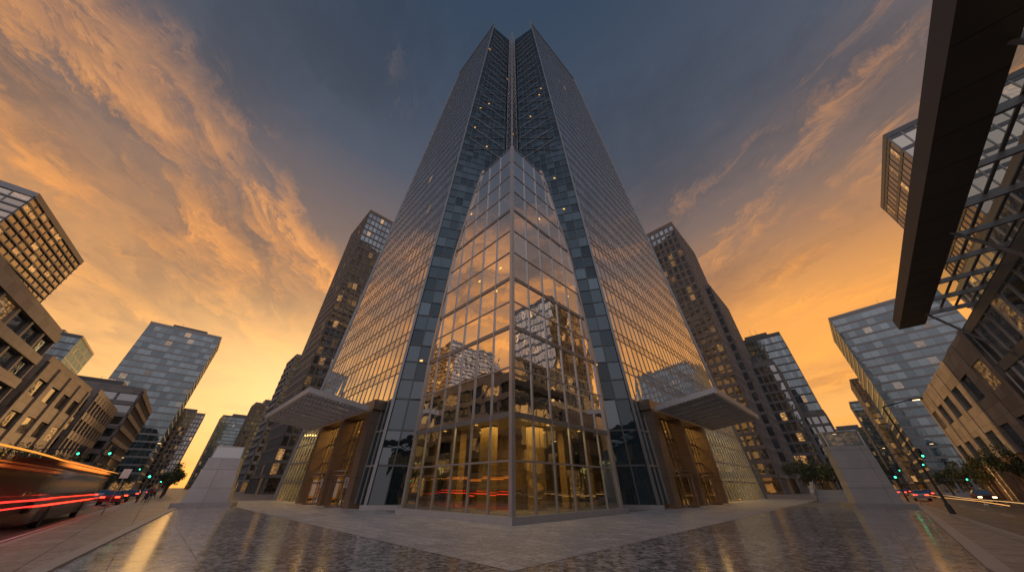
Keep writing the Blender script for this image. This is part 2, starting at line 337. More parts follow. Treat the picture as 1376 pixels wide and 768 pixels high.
# ------------------------------------------------ corner bay
B0=19.7
prof=[(0,8.2),(11.4,7.8),(23.3,6.5),(30,5.0),(35.2,3.7)]
def tm(h):
    for (h0,t0),(h1,t1) in zip(prof,prof[1:]):
        if h<=h1: return t0+(t1-t0)*(h-h0)/(h1-h0)
    return 3.7
ZB=[.35,2.9,5.4,8.4,11.4,13.6,15.8,18.6,21.2,24,26.8,29.4,32,34.6]
thick=[5.4,11.4,15.8,24.0]
bay=MB(); bm=MB(); NC=6
for sx in (-1,1):
    n=V((sx,-1,0)).normalized()
    Q=lambda t,z: V((sx*t,B0+t,z))
    cols=[8.2*i/NC for i in range(NC+1)]
    for i in range(NC):
        t0,t1=cols[i],cols[i+1]
        for j in range(len(ZB)-1):
            z0,z1=ZB[j],ZB[j+1]
            u0a,u1a=min(t1,tm(z0)),min(t1,tm(z1))
            if u0a<=t0: continue
            u1a=max(u1a,t0+.001)
            J=lambda: n*random.uniform(-.010,.010)
            G=M_lobby if z1<=5.5 else M_bay
            pts=[Q(t0,z0)+J(),Q(u0a,z0)+J(),Q(u1a,z1)+J(),Q(t0,z1)+J()]
            if sx<0: pts=[pts[1],pts[0],pts[3],pts[2]]
            bay.quad(*pts,G)
    for i in range(0,NC+1):
        t=cols[i]; zt=ZB[-1]
        for hh in range(0,346):
            if tm(hh/10)<t-.001: zt=hh/10; break
        if i<NC: bm.beam(Q(t,.35)+n*.02,Q(t,zt)+n*.02,.11 if i else .26,.12 if i else .26,M_mull,up=tuple(n))
    for z in ZB[1:]:
        w=.32 if z in thick else .1
        bm.beam(Q(0.0,z)+n*.01,Q(tm(z),z)+n*.01,.1,w,M_mull if w<.2 else M_mul)
    for (h0,_),(h1,_) in zip(prof,prof[1:]):
        bm.beam(Q(tm(h0),max(h0,.35)),Q(tm(h1),h1),.3,.3,M_mull,up=tuple(n))
    hs=[.35,11.4,18,23.3,27,30,32.6,35.2]
    for h0,h1 in zip(hs,hs[1:]):
        a=Q(tm(h0),h0); b=V((sx*tm(h0),root(h0,0).y,h0)); c=V((sx*tm(h1),root(h1,0).y,h1)); d=Q(tm(h1),h1)
        pts=[b,a,d,c] if sx<0 else [a,b,c,d]
        bay.quad(*pts,M_strip,.5)
for k in range(7):
    sx=random.choice((-1,1)); t=random.uniform(1,6.5); z=random.choice(ZB[5:11])+1.7; n=V((sx,-1,0)).normalized()
    if t<tm(z)-.5: bm.box(V((sx*t,B0+t,z))+n*.02,V((sx,1,0)).normalized()*.11,n*.008,(0,0,.07),M_lamp)
bay.ngon([(0,B0,34.6),(3.4,B0+3.4,34.9),(3.4,37,35.2),(-3.4,37,35.2),(-3.4,B0+3.4,34.9)],M_bandD)
bay.obj('corner_bay_glass',T); bm.obj('corner_bay_mullions',T)
pb=MB()
pb.prism([(0,B0-.5),(8.8,B0+8.3),(8.8,31.9),(13.2,32.0),(13.6,33.2),(10,38),(-10,38),(-13.6,33.2),(-13.2,32.0),(-8.8,31.9),(-8.8,B0+8.3)],0.004,.35,M_kerb)
pb.obj('granite_plinth',T)
# ------------------------------------------------ lobby interior
lb=MB()
lb.ngon([(0,B0+.2,.37),(7.9,B0+8.1,.37),(7.9,36,.37),(-7.9,36,.37),(-7.9,B0+8.1,.37)],M_lfloor)
lb.ngon([(0,B0+.15,5.42),(-7.8,B0+7.95,5.42),(-7.8,35.5,5.42),(7.8,35.5,5.42),(7.8,B0+7.95,5.42)],M_ceil)
lb.ngon([(-12.5,33.5,9.55),(-36,56.5,9.55),(4,98,9.55),(44,64.7,9.55),(12.5,33.5,9.55)],M_ceil)
lb.ngon([(-12.8,33,.03),(12.8,33,.03),(44.5,64.8,.03),(4,99,.03),(-36.2,56.4,.03)],M_lfloor)
for sx in (-1,1):
    for t in (1.7,4.3,6.9):
        c=V((sx*t,B0+t+3.0,2.9)); d=V((sx,1,0)).normalized(); n=V((sx,-1,0)).normalized()
        lb.box(c,d*.62,n*.3,(0,0,2.5),M_core)
lb.prism([(0,28.5),(5.5,34),(6,44),(20,58),(4,80),(-16,58),(-6,44),(-5.5,34)],.38,9.5,M_core)
for sx in (-1,1):
    for t in (2.6,5.4):
        for k in (1.4,5.0):
            x=sx*t; y=B0+t+k
            lb.box((x,y,5.38),(.1,0,0),(0,.1,0),(0,0,.02),M_lamp)
    for k in range(7):
        for m in (3,7):
            x=sx*(13+k*3.6-m*.7); y=33+k*3.6+m*.7
            lb.box((x,y,9.5),(.2,0,0),(0,.2,0),(0,0,.02),M_lamp)
lb.box((0,25.6,.95),(1.8,0,0),(0,.35,0),(0,0,.55),M_bronze)
lb.obj('lobby_interior',T)
def area(x,y,z,sx_,sy_,rot,E):
    l=bpy.data.lights.new('lobby_ceiling_light','AREA'); l.shape='RECTANGLE'; l.size=sx_; l.size_y=sy_; l.energy=E; l.color=(1,.62,.22)
    o=bpy.data.objects.new('lobby_ceiling_light',l); link(o,T); o.location=(x,y,z); o.rotation_euler=(0,0,rot)
area(0,24.5,5.3,6,3,0,330); area(-23,49,9.4,24,3,-R45,2900); area(25,51,9.4,26,3,R45,3100)
# ------------------------------------------------ ground level of main faces
def ground_level(sx,P,tot,name):
    d=V((sx,1,0)).normalized(); n=V((sx,-1,0)).normalized()
    L=tot
    g=MB()
    def wall(u0,u1,z0,z1,G,Mm,nc,nr,inset=0,mw=.14):
        a0=P(u0/L,z0)-n*inset; b0=P(u1/L,z0)-n*inset; a1=P(u0/L,z1)-n*inset; b1=P(u1/L,z1)-n*inset
        if sx<0: a0,b0,a1,b1=b0,a0,b1,a1
        curtain(g,a0,b0,a1,b1,1,1,G,Mm,Mm,mw=mw,md=.1,bh=.16,bd=.08,tilt=.003,ncol=nc,nrow=nr)
    wall(0,2.4,.35,ZL,M_strip,M_mull,2,3)
    e0,e1=2.4,19.5
    wall(e1,L,.02,ZL,M_lobby,M_mull,max(6,int((L-e1)/1.5)),4)
    for u0,u1 in ((2.4,3.8),(10.4,11.2),(18.3,19.5)):
        c=P(((u0+u1)/2)/L,ZL/2); c.z=ZL/2
        g.box(c+n*.1,d*((u1-u0)/2),n*.8,(0,0,ZL/2-.002),M_bronze)
        for zz in (2.4,4.8,7.2): g.box(c+n*.1+V((0,0,zz-ZL/2)),d*((u1-u0)/2+.006),n*.806,(0,0,.015),M_black)
    c=P(((e0+e1)/2)/L,ZL); c.z=ZL-.5; g.box(c+n*.3,d*((e1-e0)/2+.2),n*.9,(0,0,.5),M_bronze)
    wall(3.8,10.4,.02,8.6,M_door,M_bronze,6,4,.5,.14); wall(11.2,18.3,.02,8.6,M_door,M_bronze,6,4,.5,.14)
    for u in (7.0,14.7):
        c=P(u/L,0)-n*.2; c.z=0
        for zz in (.05,2.6,3.0): g.tube(c+V((0,0,zz)),c+V((0,0,zz+.12)),1.35,1.35,M_bronze,20)
        for k in range(10):
            a=2*math.pi*k/10; g.tube(c+V((1.3*math.cos(a),1.3*math.sin(a),.1)),c+V((1.3*math.cos(a),1.3*math.sin(a),2.7)),.04,.04,M_bronze,6)
        for k in range(3):
            a=2*math.pi*k/3+.3; q=V((math.cos(a),math.sin(a),0))
            g.quad(c+V((0,0,.15)),c+q*1.25+V((0,0,.15)),c+q*1.25+V((0,0,2.6)),c+V((0,0,2.6)),M_door)
    g.obj(name+'_entrance',T)
    k=MB(); u0,u1=2.0,20.5
    pin=lambda u,o,z: P(u/L,0)*1+n*o+V((0,0,z))
    A=pin(u0,1.2,8.5); B=pin(u0,7.0,9.3); C=pin(u1,7.0,9.3); D=pin(u1,1.2,8.5)
    up=V((0,0,1))
    k.beam(A,B,.3,.45,M_alu); k.beam(B,C,.3,.55,M_alu); k.beam(C,D,.3,.45,M_alu); k.beam(D,A,.3,.45,M_alu)
    for i in range(1,9):
        f=i/9; k.beam(A.lerp(D,f),B.lerp(C,f),.14,.38,M_alu)
    for i in range(1,16):
        f=i/16; k.beam(A.lerp(B,f)+up*.1,D.lerp(C,f)+up*.1,.2,.05,M_alu)
    k.quad(A+up*.26,B+up*.26,C+up*.26,D+up*.26,M_canopyglass)
    k.obj(name+'_canopy',T)
LL=(L_b0-L_a0).length; LR=(R_b0-R_a0).length
ground_level(-1,lambda s,z:PL(1-s,z),LL,'west')
ground_level(1,lambda s,z:PR(s,z),LR,'east')

# ------------------------------------------------------------------ ground
g=MB(); g.quad((-3000,-3000,-.15),(3000,-3000,-.15),(3000,3000,-.15),(-3000,3000,-.15),M_grnd); g.obj('ground')
KL=lambda y,o:(o-.9375*y,y)
KR=lambda y,o:(o+y,y)
pz=MB()
plaza=[KL(-2,-5),(-1.2,-3.8),(1.2,-3.8),KR(-2,5),KR(420,5),KL(420,-5)]
pz.prism(plaza,-.3,0,M_kerb,M_side); pz.obj('plaza_pavement')
k=MB()
k.prism([KL(-1,-4.98),KL(420,-4.98),KL(420,-4.7),KL(-1,-4.7)],-.28,.004,M_kerb); k.prism([KR(-1,4.7),KR(420,4.7),KR(420,4.98),KR(-1,4.98)],-.28,.004,M_kerb); k.obj('kerb')
p=MB(); p.ngon([(-1.5,-1.5,.005),(1.5,-1.5,.005),(11.2,9.3,.005),(42,38,.005),(28,37.4,.005),(0,9.4,.005),(-28,37.4,.005),(-33,36.5,.005),(-10.8,9.3,.005)],M_gran); p.obj('polished_granite_paving')
p=MB(); p.ngon([(0,9.4,.009),(28,37.4,.009),(50,59.4,.009),(46,66,.009),(12,32,.009),(0,21,.009),(-12,32,.009),(-37,57,.009),(-42,51.4,.009),(-28,37.4,.009)],M_pave); p.obj('flamed_granite_paving')
p=MB()
for a,b in (((-10.8,9.3),(-33,36.5)),((11.2,9.3),(42,38)),((-10.8,9.3),(-1.6,-1.6)),((11.2,9.3),(1.6,-1.6))):
    p.beam((a[0],a[1],.03),(b[0],b[1],.03),.35,.06,M_kerb)
p.obj('granite_edging')
rd=MB()
rd.ngon([(x,y,-.146) for x,y in (KL(-60,-5),KL(700,-5),KL(700,-20),KL(-60,-20))],M_asph)
rd.ngon([(x,y,-.142) for x,y in (KR(-60,5),KR(-60,17.5),KR(700,17.5),KR(700,5))],M_asph); rd.obj('road')
mk=MB()
for y in range(6,300,7):
    for o in (-9.8,-14.8):
        q=[KL(y,o-.09),KL(y+3,o-.09),KL(y+3,o+.09),KL(y,o+.09)]; mk.ngon([(a,b,-.138) for a,b in reversed(q)],M_white)
    for o in (9.2,13.4):
        q=[KR(y,o-.09),KR(y,o+.09),KR(y+3,o+.09),KR(y+3,o-.09)]; mk.ngon([(a,b,-.134) for a,b in q],M_white)
for o in (-5.7,-19.5):
    q=[KL(0,o-.08),KL(0,o+.08),KL(400,o+.08),KL(400,o-.08)]; mk.ngon([(a,b,-.138) for a,b in q],M_white)
for i in range(9):
    o=-6.6-i*1.45; q=[KL(44,o-.35),KL(44,o+.35),KL(48,o+.35),KL(48,o-.35)]; mk.ngon([(a,b,-.134) for a,b in q],M_white)
mk.obj('road_markings')
s=MB(); s.prism([KL(-60,-20),KL(600,-20),KL(600,-60),KL(-60,-60)][::-1],-.3,0,M_kerb,M_side); s.obj('west_pavement')
s=MB(); s.prism([KR(-60,17.5),KR(-60,60),KR(600,60),KR(600,17.5)],-.3,0,M_kerb,M_side); s.obj('east_pavement')

# ------------------------------------------------------------------ surrounding buildings
dL=(-.684,.7295); nL=(-.7295,-.684); d1=(1,1); d2=(-1,1)
building('louvred_office_tower',qb((-119,49),(-21,27),34,nL,32),61.6,'louver',plant=False)
building('concrete_office_building',qb((-58,18),(-18.7,21),49,nL,24),26.6,'conc')
building('stone_civic_building',qb((-95,59),(-21,25),32,nL,30),23,'civic')
building('low_stone_building',qb((-119,88),(-26,28),38,nL,30),24,'beige')
building('office_block',qb((-150,124),(-40,43),56,nL,34),34,'conc')
building('blue_glass_tower',qb((-211,200),dL,34,nL,36),91,'blueband')
building('teal_glass_block',qb((-258,165),dL,40,nL,40),76,'blue')
building('dark_office_tower',qb((-270,262),dL,30,nL,26),55,'darkgrid')
building('stone_office_tower',qb((-318,330),dL,30,nL,30),64,'stone')
building('high_rise_grid_tower',qb((-74,107),d1,40,d2,26),121,'darkgrid')
building('balcony_tower',qb((-139,184),d1,24,d2,20),72,'conc')
building('distant_high_rise',qb((-215,262),d1,24,d2,20),60,'stone')
building('brown_stone_high_rise',qb((80,106),d1,32,d2,28),111,'stone')
building('brown_stone_annex',qb((93,116),d1,30,d2,10),80,'stone')
building('blue_glass_high_rise',qb((147,150),d1,30,d2,22),71.6,'blue')
building('dark_stone_office',qb((112,124),d1,22,d2,20),46,'darkgrid')
building('brown_office_block',qb((128,130),d1,26,d2,20),27,'stone')
building('east_glass_tower',qb((183,153),(1,1),46,(22,-30),40),81.6,'blueband')
building('east_office_tower',qb((262,232),(1,1),40,(22,-30),40),70,'warmgrid')
building('far_office_tower',qb((330,305),(1,1),40,(1,-1),40),70,'blue')
building('amber_glass_tower',qb((78,34),(1,1),27,(1,-1),26),61.6,'warmgrid')
for (x,y,w,h,s) in ((-420,300,40,60,'darkgrid'),(-380,420,40,80,'blue'),(-300,480,36,50,'stone'),(-120,520,50,70,'darkgrid'),(120,520,50,60,'stone'),(300,460,40,80,'darkgrid'),(420,380,40,60,'blue'),(430,250,50,70,'stone'),(-480,160,50,60,'stone'),(-350,40,60,50,'darkgrid'),(330,30,60,90,'darkgrid'),(260,-60,50,70,'stone'),(-240,-60,50,70,'stone')):
    building('skyline_tower',qb((x,y),d1,w,d2,w),h,s)
# ------------------------------------------------ east street building with high canopy
E=empty('canopied_arts_building')
def W(y,o,z): return V((y+o,y,z))
mb=MB()
STe=dict(cw=2.4,fh=4.1,G=G_art,Mm=M_mull,Mb=M_band,mw=.14,md=.1,bh=.8,bd=.12)
curtain(mb,W(62,20.2,0),W(30,20.2,0),W(62,20.2,5.0),W(30,20.2,5.0),3,5,G_warm,M_bronze,M_bronze,mw=.4,md=.3,bh=.5,bd=.2)
curtain(mb,W(62,20.0,5.0),W(30,20.0,5.0),W(62,20.0,16.2),W(30,20.0,16.2),8,5.6,G_dark,M_beige,M_beige,mw=3.0,md=.3,bh=2.8,bd=.2)
curtain(mb,W(30,20.2,0),W(-26,20.2,0),W(30,20.2,16.2),W(-26,20.2,16.2),**STe)
curtain(mb,(100,44,0),W(62,20.0,0),(100,44,16.2),W(62,20.0,16.2),6,5.4,G_dark,M_beige,M_beige,mw=1.6,md=.3,bh=2.2,bd=.2)
curtain(mb,W(44,34,16.2),W(-26,34,16.2),W(44,34,30),W(-26,34,30),**STe)
curtain(mb,(96,36,16.2),W(44,34,16.2),(96,36,30),W(44,34,30),**STY['warmgrid'])
mb.ngon([W(62,20,16.25),(100,44,16.25),(60,-40,16.25),W(-26,20,16.25)][::-1],M_roof)
mb.ngon([W(44,34,30),(96,36,30),(60,-40,30),W(-26,34,30)][::-1],M_roof)
mb.obj('facade',E)
c=MB(); zc=17.2
c.beam(W(-25,14.8,zc),W(30.5,14.8,zc),2.0,1.1,M_beam)
for i in range(19):
    y=-25+i*3.0
    c.beam(W(y,15.9,zc+.1),W(y-5.5,27,zc+.1),.2,.4,M_mul)
for j in range(7):
    o=16.9+j*1.5; c.beam(W(-25,o,zc+.5),W(28,o,zc+.5),.18,.08,M_band)
c.quad(W(-25,15.8,zc+.62),W(28,15.8,zc+.62),W(24,28,zc+.62),W(-25,28,zc+.62),M_canopyglass)
for y in (26,14,3): 
    c.tube(W(y,20.1,11.5),W(y+1.5,15.8,16.8),.12,.12,M_aluD,10)
for i in range(28):
    y=-24+i*2; c.box(W(y,14.8,zc-.557),V((1,1,0)).normalized()*.02,V((1,-1,0)).normalized()*1.0,(0,0,.004),M_black)
c.obj('street_canopy',E)
# ------------------------------------------------ pylons
PYL=panelled('pylon_stone',(.50,.49,.48),5,1.6,.45,.55,.08)
G_pyl=glass('pylon_glass',tint=(.22,.27,.27),lo=.3,thr=2)
def pylon(x,y,ang,wb,wt,h):
    e=empty('entrance_pylon'); m=MB(); a=V((math.cos(ang),math.sin(ang),0)); b=V((-math.sin(ang),math.cos(ang),0)); c=V((x,y,0))
    def ring(z,w,dp): 
        o=c+V((0,0,z)); return [o-a*w/2-b*dp/2,o+a*w/2-b*dp/2,o+a*w/2+b*dp/2,o-a*w/2+b*dp/2]
    m.box(c+V((0,0,.2)),a*(wb/2+.5),b*1.5,(0,0,.196),M_kerb)
    zs=[(.4,wb,1.5),(h*.3,wb+(wt-wb)*.3,1.4),(h*.31,wb+(wt-wb)*.3-.06,1.36),(h*.62,wb+(wt-wb)*.62,1.3),(h*.63,wb+(wt-wb)*.62-.06,1.26),(h*.8,wb+(wt-wb)*.8,1.2)]
    R=[ring(*q) for q in zs]
    for r0,r1 in zip(R,R[1:]):
        for i in range(4): m.quad(r0[i],r0[(i+1)%4],r1[(i+1)%4],r1[i],PYL)
    m.ngon(R[-1],PYL); m.obj('stone_shaft',e)
    q=MB(); r0=ring(h*.8+.01,wb+(wt-wb)*.8-.2,1.05); r1=ring(h,wt-.1,.95)
    for i in range(4): q.quad(r0[i],r0[(i+1)%4],r1[(i+1)%4],r1[i],G_pyl,.3); q.beam(r0[i],r1[i],.08,.08,M_mull); q.beam(r1[i],r1[(i+1)%4],.08,.08,M_mull)
    q.ngon(r1,M_mull); q.obj('glass_lantern',e)
pylon(-30.9,37.2,math.radians(28),3.7,2.5,5.3)
pylon(34.8,35.2,math.radians(-22),3.4,3.1,6.5)
e=empty('plaza_steps'); m=MB(); d=V((1,1,0)).normalized(); n=V((1,-1,0)).normalized()
for i in range(8):
    m.box(V((43,48,.085+.17*i+.002))+d*(.35*i+1.4),d*(1.5),n*2.2,(0,0,.084),M_kerb)
for s_ in (-1,1): 
    m.beam(V((43,48,.6))+n*2.45*s_-d*.6,V((43,48,1.9))+n*2.45*s_+d*4.5,.4,.9,PYL)
    m.tube(V((43,48,1.3))+n*2.2*s_,V((43,48,2.6))+n*2.2*s_+d*4.5,.03,.03,M_mull,6)
m.obj('steps',e)

# ------------------------------------------------------------------ trees / hedge
def tree(name,x,y,h,rad,z=0,seed=1,leafn=1900):
    rs=random.Random(seed); e=empty(name); m=MB()
    base=V((x,y,z)); top=base+V((rs.uniform(-.3,.3),rs.uniform(-.3,.3),h*.5)); m.tube(base,top,.2,.13,M_bark,8)
    tips=[]
    for i in range(9):
        a=i*2.4+rs.random(); st=base.lerp(top,rs.uniform(.6,1)); r=rad*rs.uniform(.45,.85)
        tp=st+V((math.cos(a)*r,math.sin(a)*r,h*rs.uniform(.15,.42))); m.tube(st,tp,.08,.02,M_bark,5); tips.append(tp)
    tips.append(top+V((0,0,h*.4)))
    m.obj('trunk_and_limbs',e); l=MB(); cl=[]
    for t in tips:
        for _ in range(3): cl.append((t+V((rs.gauss(0,.3),rs.gauss(0,.3),rs.gauss(0,.3)))*rad*.5,rad*rs.uniform(.2,.38)))
    for _ in range(leafn):
        c,r=rs.choice(cl); d=V((rs.gauss(0,1),rs.gauss(0,1),rs.gauss(0,1))).normalized(); p=c+d*r*rs.uniform(.5,1.05)
        a=V((rs.gauss(0,1),rs.gauss(0,1),rs.gauss(0,1))).normalized(); b=a.cross(d+V((.01,.02,.03))).normalized(); s_=rs.uniform(.08,.18)
        l.quad(p-a*s_,p-b*s_*.6,p+a*s_,p+b*s_*.6,M_leaf,rs.random())
    l.obj('foliage',e)
i=0
for y,o in ((70,-1.8),(84,-2),(100,-2)): i+=1; tree('street_tree',*KL(y,o),5.5,1.9,seed=i)
for y,o in ((45,-23),(62,-23),(85,-23),(110,-23),(150,-23)): i+=1; tree('street_tree',*KL(y,o),6.5,2.5,seed=i)
for y,o in ((60,1.5),(74,1),(90,1)): i+=1; tree('street_tree',*KR(y,o),6.5,2.4,seed=i)
for x,y in ((47,56),(52,60),(58,64),(50,52)): i+=1; tree('plaza_tree',x,y,5.5,2.4,seed=i)
for y,o in ((42,18.8),(56,18.8),(72,19.5),(92,20)): i+=1; tree('street_tree',*KR(y,o),5.5,2.2,seed=i)
def hedge(p,q,w,h):
    p=V(p);q=V(q); rs=random.Random(3); l=MB(); d=(q-p).normalized(); s=d.cross(V((0,0,1)))
    l.beam(p+V((0,0,.25)),q+V((0,0,.25)),w+.3,.5,M_kerb)
    for _ in range(2600):
        c=p.lerp(q,rs.random())+s*rs.uniform(-w/2,w/2)+V((0,0,.45+rs.random()**.7*h*(.8+.3*math.sin(rs.random()*9))))
        a=V((rs.gauss(0,1),rs.gauss(0,1),rs.gauss(0,1))).normalized(); b=a.orthogonal().normalized(); z=rs.uniform(.06,.14)
        l.quad(c-a*z,c-b*z,c+a*z,c+b*z,M_leaf,rs.random())
    l.obj('hedge_planter')
hedge((50,52,0),(60,62,0),1.6,1.0)

# ------------------------------------------------------------------ street furniture
def street_lamp(x,y,h,ax,ay):
    e=empty('street_lamp'); m=MB(); b=V((x,y,0)); m.tube(b,b+V((0,0,.6)),.16,.14,M_black,10); m.tube(b+V((0,0,.6)),b+V((0,0,h)),.09,.055,M_black,10)
    a=V((ax,ay,0)).normalized(); m.tube(b+V((0,0,h)),b+V((0,0,h+.35))+a*1.8,.05,.035,M_black,8)
    m.box(b+V((0,0,h+.33))+a*2.1,a*.4,a.cross(V((0,0,1)))*.14,(0,0,.06),M_black); m.obj('pole_and_arm',e)
    q=MB(); q.box(b+V((0,0,h+.26))+a*2.1,a*.2,a.cross(V((0,0,1)))*.08,(0,0,.012),M_lampw); q.obj('lantern',e)
street_lamp(32.8,27.8,7.5,.7,-.7)
street_lamp(*KL(62,-4.2),8,-.7,-.7); street_lamp(*KL(90,-21),8,.7,.7); street_lamp(*KR(70,4),8,.7,-.7); street_lamp(*KR(60,18.5),8,-.7,.7)
def traffic_light(x,y,dx,dy,arm=5,face=(.5,-.8)):
    e=empty('traffic_light'); m=MB(); b=V((x,y,0)); m.tube(b,b+V((0,0,6)),.11,.08,M_black,10); a=V((dx,dy,0)).normalized(); 
    m.tube(b+V((0,0,5.6)),b+V((0,0,6))+a*arm,.07,.045,M_black,8); f=V((*face,0)).normalized(); sd=f.cross(V((0,0,1)))
    g_=MB()
    for c in (b+V((0,0,5.7))+a*arm, b+V((0,0,3.2))+f*.25):
        m.box(c,sd*.17,f*.12,(0,0,.5),M_black); m.box(c-f*.13,sd*.27,f*.01,(0,0,.62),M_black)
        for k,zz in enumerate((.32,0,-.32)):
            p=c+f*.122+V((0,0,zz)); (g_ if k==2 else m).tube(p,p+f*.03,.12,.12,M_green if k==2 else M_black,12)
            m.tube(p,p+f*.16,.14,.14,M_black,10,False)
    m.obj('mast_and_housings',e); g_.obj('green_lens',e)
traffic_light(*KL(49,-4.2),-.73,-.68,5); traffic_light(*KL(43,-20.8),.73,.68,4); traffic_light(*KL(90,-4.2),-.73,-.68,5)
traffic_light(*KR(52,4.2),.7,-.7,4,(-.5,-.8)); traffic_light(*KR(66,18.4),-.7,.7,4,(-.5,-.8)); traffic_light(*KR(95,4.2),.7,-.7,4,(-.5,-.8))
def sign(x,y):
    e=empty('parking_sign'); m=MB(); b=V((x,y,0)); m.tube(b,b+V((0,0,2.8)),.035,.035,M_mull,8); m.box(b+V((.0,-.04,2.5)),(.22,.1,0),(.004,-.01,0),(0,0,.3),M_white); m.obj('post_and_plate',e)
sign(*KL(27,-4.3)); sign(*KR(38,4.2))

# ------------------------------------------------------------------ vehicles
def car(x,y,d,col,z=-.14):
    e=empty('car'); d=V((*d,0)).normalized(); s=d.cross(V((0,0,1))); c=V((x,y,z)); P=lambda u,v,w:c+d*u+s*v+V((0,0,w))
    body=[(-2.2,.35),(-2.25,.75),(-2.1,.98),(-1.0,1.02),(1.0,.98),(1.9,.85),(2.2,.65),(2.25,.35)]
    cab=[(-1.9,.98,.78),(-1.35,1.42,.6),(.25,1.45,.6),(1.1,.97,.76)]
    m=MB(); pm=paint('car_paint',col)
    for (u0,w0),(u1,w1) in zip(body,body[1:]): m.quad(P(u0,-.86,w0),P(u0,.86,w0),P(u1,.86,w1),P(u1,-.86,w1),pm)
    for sg in (-1,1): m.ngon([P(u,.86*sg,w) for u,w in (body if sg>0 else body[::-1])],pm)
    m.quad(P(-2.2,-.86,.35),P(2.25,-.86,.35),P(2.25,.86,.35),P(-2.2,.86,.35),M_black)
    for (u0,w0,h0),(u1,w1,h1) in zip(cab,cab[1:]):
        m.quad(P(u0,-h0,w0),P(u0,h0,w0),P(u1,h1,w1),P(u1,-h1,w1),pm if u0==-1.35 else G_dark,.1)
    for sg in (-1,1): m.ngon([P(u,h*sg,w) for u,w,h in cab],G_dark)
    for u in (-1.4,1.4):
        for sg in (-1,1): m.tube(P(u,sg*.68,.33),P(u,sg*.89,.33),.33,.33,M_rub,16); m.tube(P(u,sg*.885,.33),P(u,sg*.9,.33),.19,.19,M_mull,12)
    m.obj('body',e); q=MB()
    for sg in (-1,1):
        q.box(P(-2.24,sg*.62,.8),d*.04,s*.2,(0,0,.08),M_red); q.box(P(2.2,sg*.62,.66),d*.05,s*.18,(0,0,.07),M_head)
    q.obj('lights',e)
cols=[(.3,.02,.02),(.03,.03,.035),(.4,.4,.42),(.05,.07,.12),(.5,.5,.5),(.08,.02,.02)]
n_=0
for y,o in ((46,-7.3),(55,-7.5),(64,-12),(72,-7.6),(96,-7.6),(104,-12),(130,-7.6),(160,-12)):
    car(*KL(y,o),dL,cols[n_%6]); n_+=1
for y,o in ((60,7.3),(78,11.3),(96,7.3),(52,15.3),(120,11)):
    car(*KR(y,o),(1,1) if o<14 else (-1,-1),cols[n_%6]); n_+=1
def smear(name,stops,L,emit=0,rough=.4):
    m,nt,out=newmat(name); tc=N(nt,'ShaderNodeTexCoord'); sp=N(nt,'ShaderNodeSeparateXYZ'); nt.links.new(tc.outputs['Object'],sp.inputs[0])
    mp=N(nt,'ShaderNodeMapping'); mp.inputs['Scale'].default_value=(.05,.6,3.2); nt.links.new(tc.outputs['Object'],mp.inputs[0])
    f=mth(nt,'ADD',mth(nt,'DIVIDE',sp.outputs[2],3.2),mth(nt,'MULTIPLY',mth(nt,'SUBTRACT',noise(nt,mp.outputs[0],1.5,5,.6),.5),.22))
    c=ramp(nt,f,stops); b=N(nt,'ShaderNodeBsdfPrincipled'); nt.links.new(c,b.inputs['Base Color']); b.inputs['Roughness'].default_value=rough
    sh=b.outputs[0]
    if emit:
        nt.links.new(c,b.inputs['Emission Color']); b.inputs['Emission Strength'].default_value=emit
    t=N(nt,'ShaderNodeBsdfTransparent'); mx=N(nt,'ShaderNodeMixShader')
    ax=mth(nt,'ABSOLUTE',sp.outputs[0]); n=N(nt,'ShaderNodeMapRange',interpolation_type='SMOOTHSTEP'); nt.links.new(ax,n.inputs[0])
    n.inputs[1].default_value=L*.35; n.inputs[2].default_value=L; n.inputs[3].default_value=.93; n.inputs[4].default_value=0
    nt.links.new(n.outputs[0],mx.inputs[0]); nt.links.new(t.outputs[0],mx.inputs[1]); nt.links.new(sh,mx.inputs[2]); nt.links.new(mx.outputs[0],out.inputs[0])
    m.cycles.emission_sampling='NONE'; return m
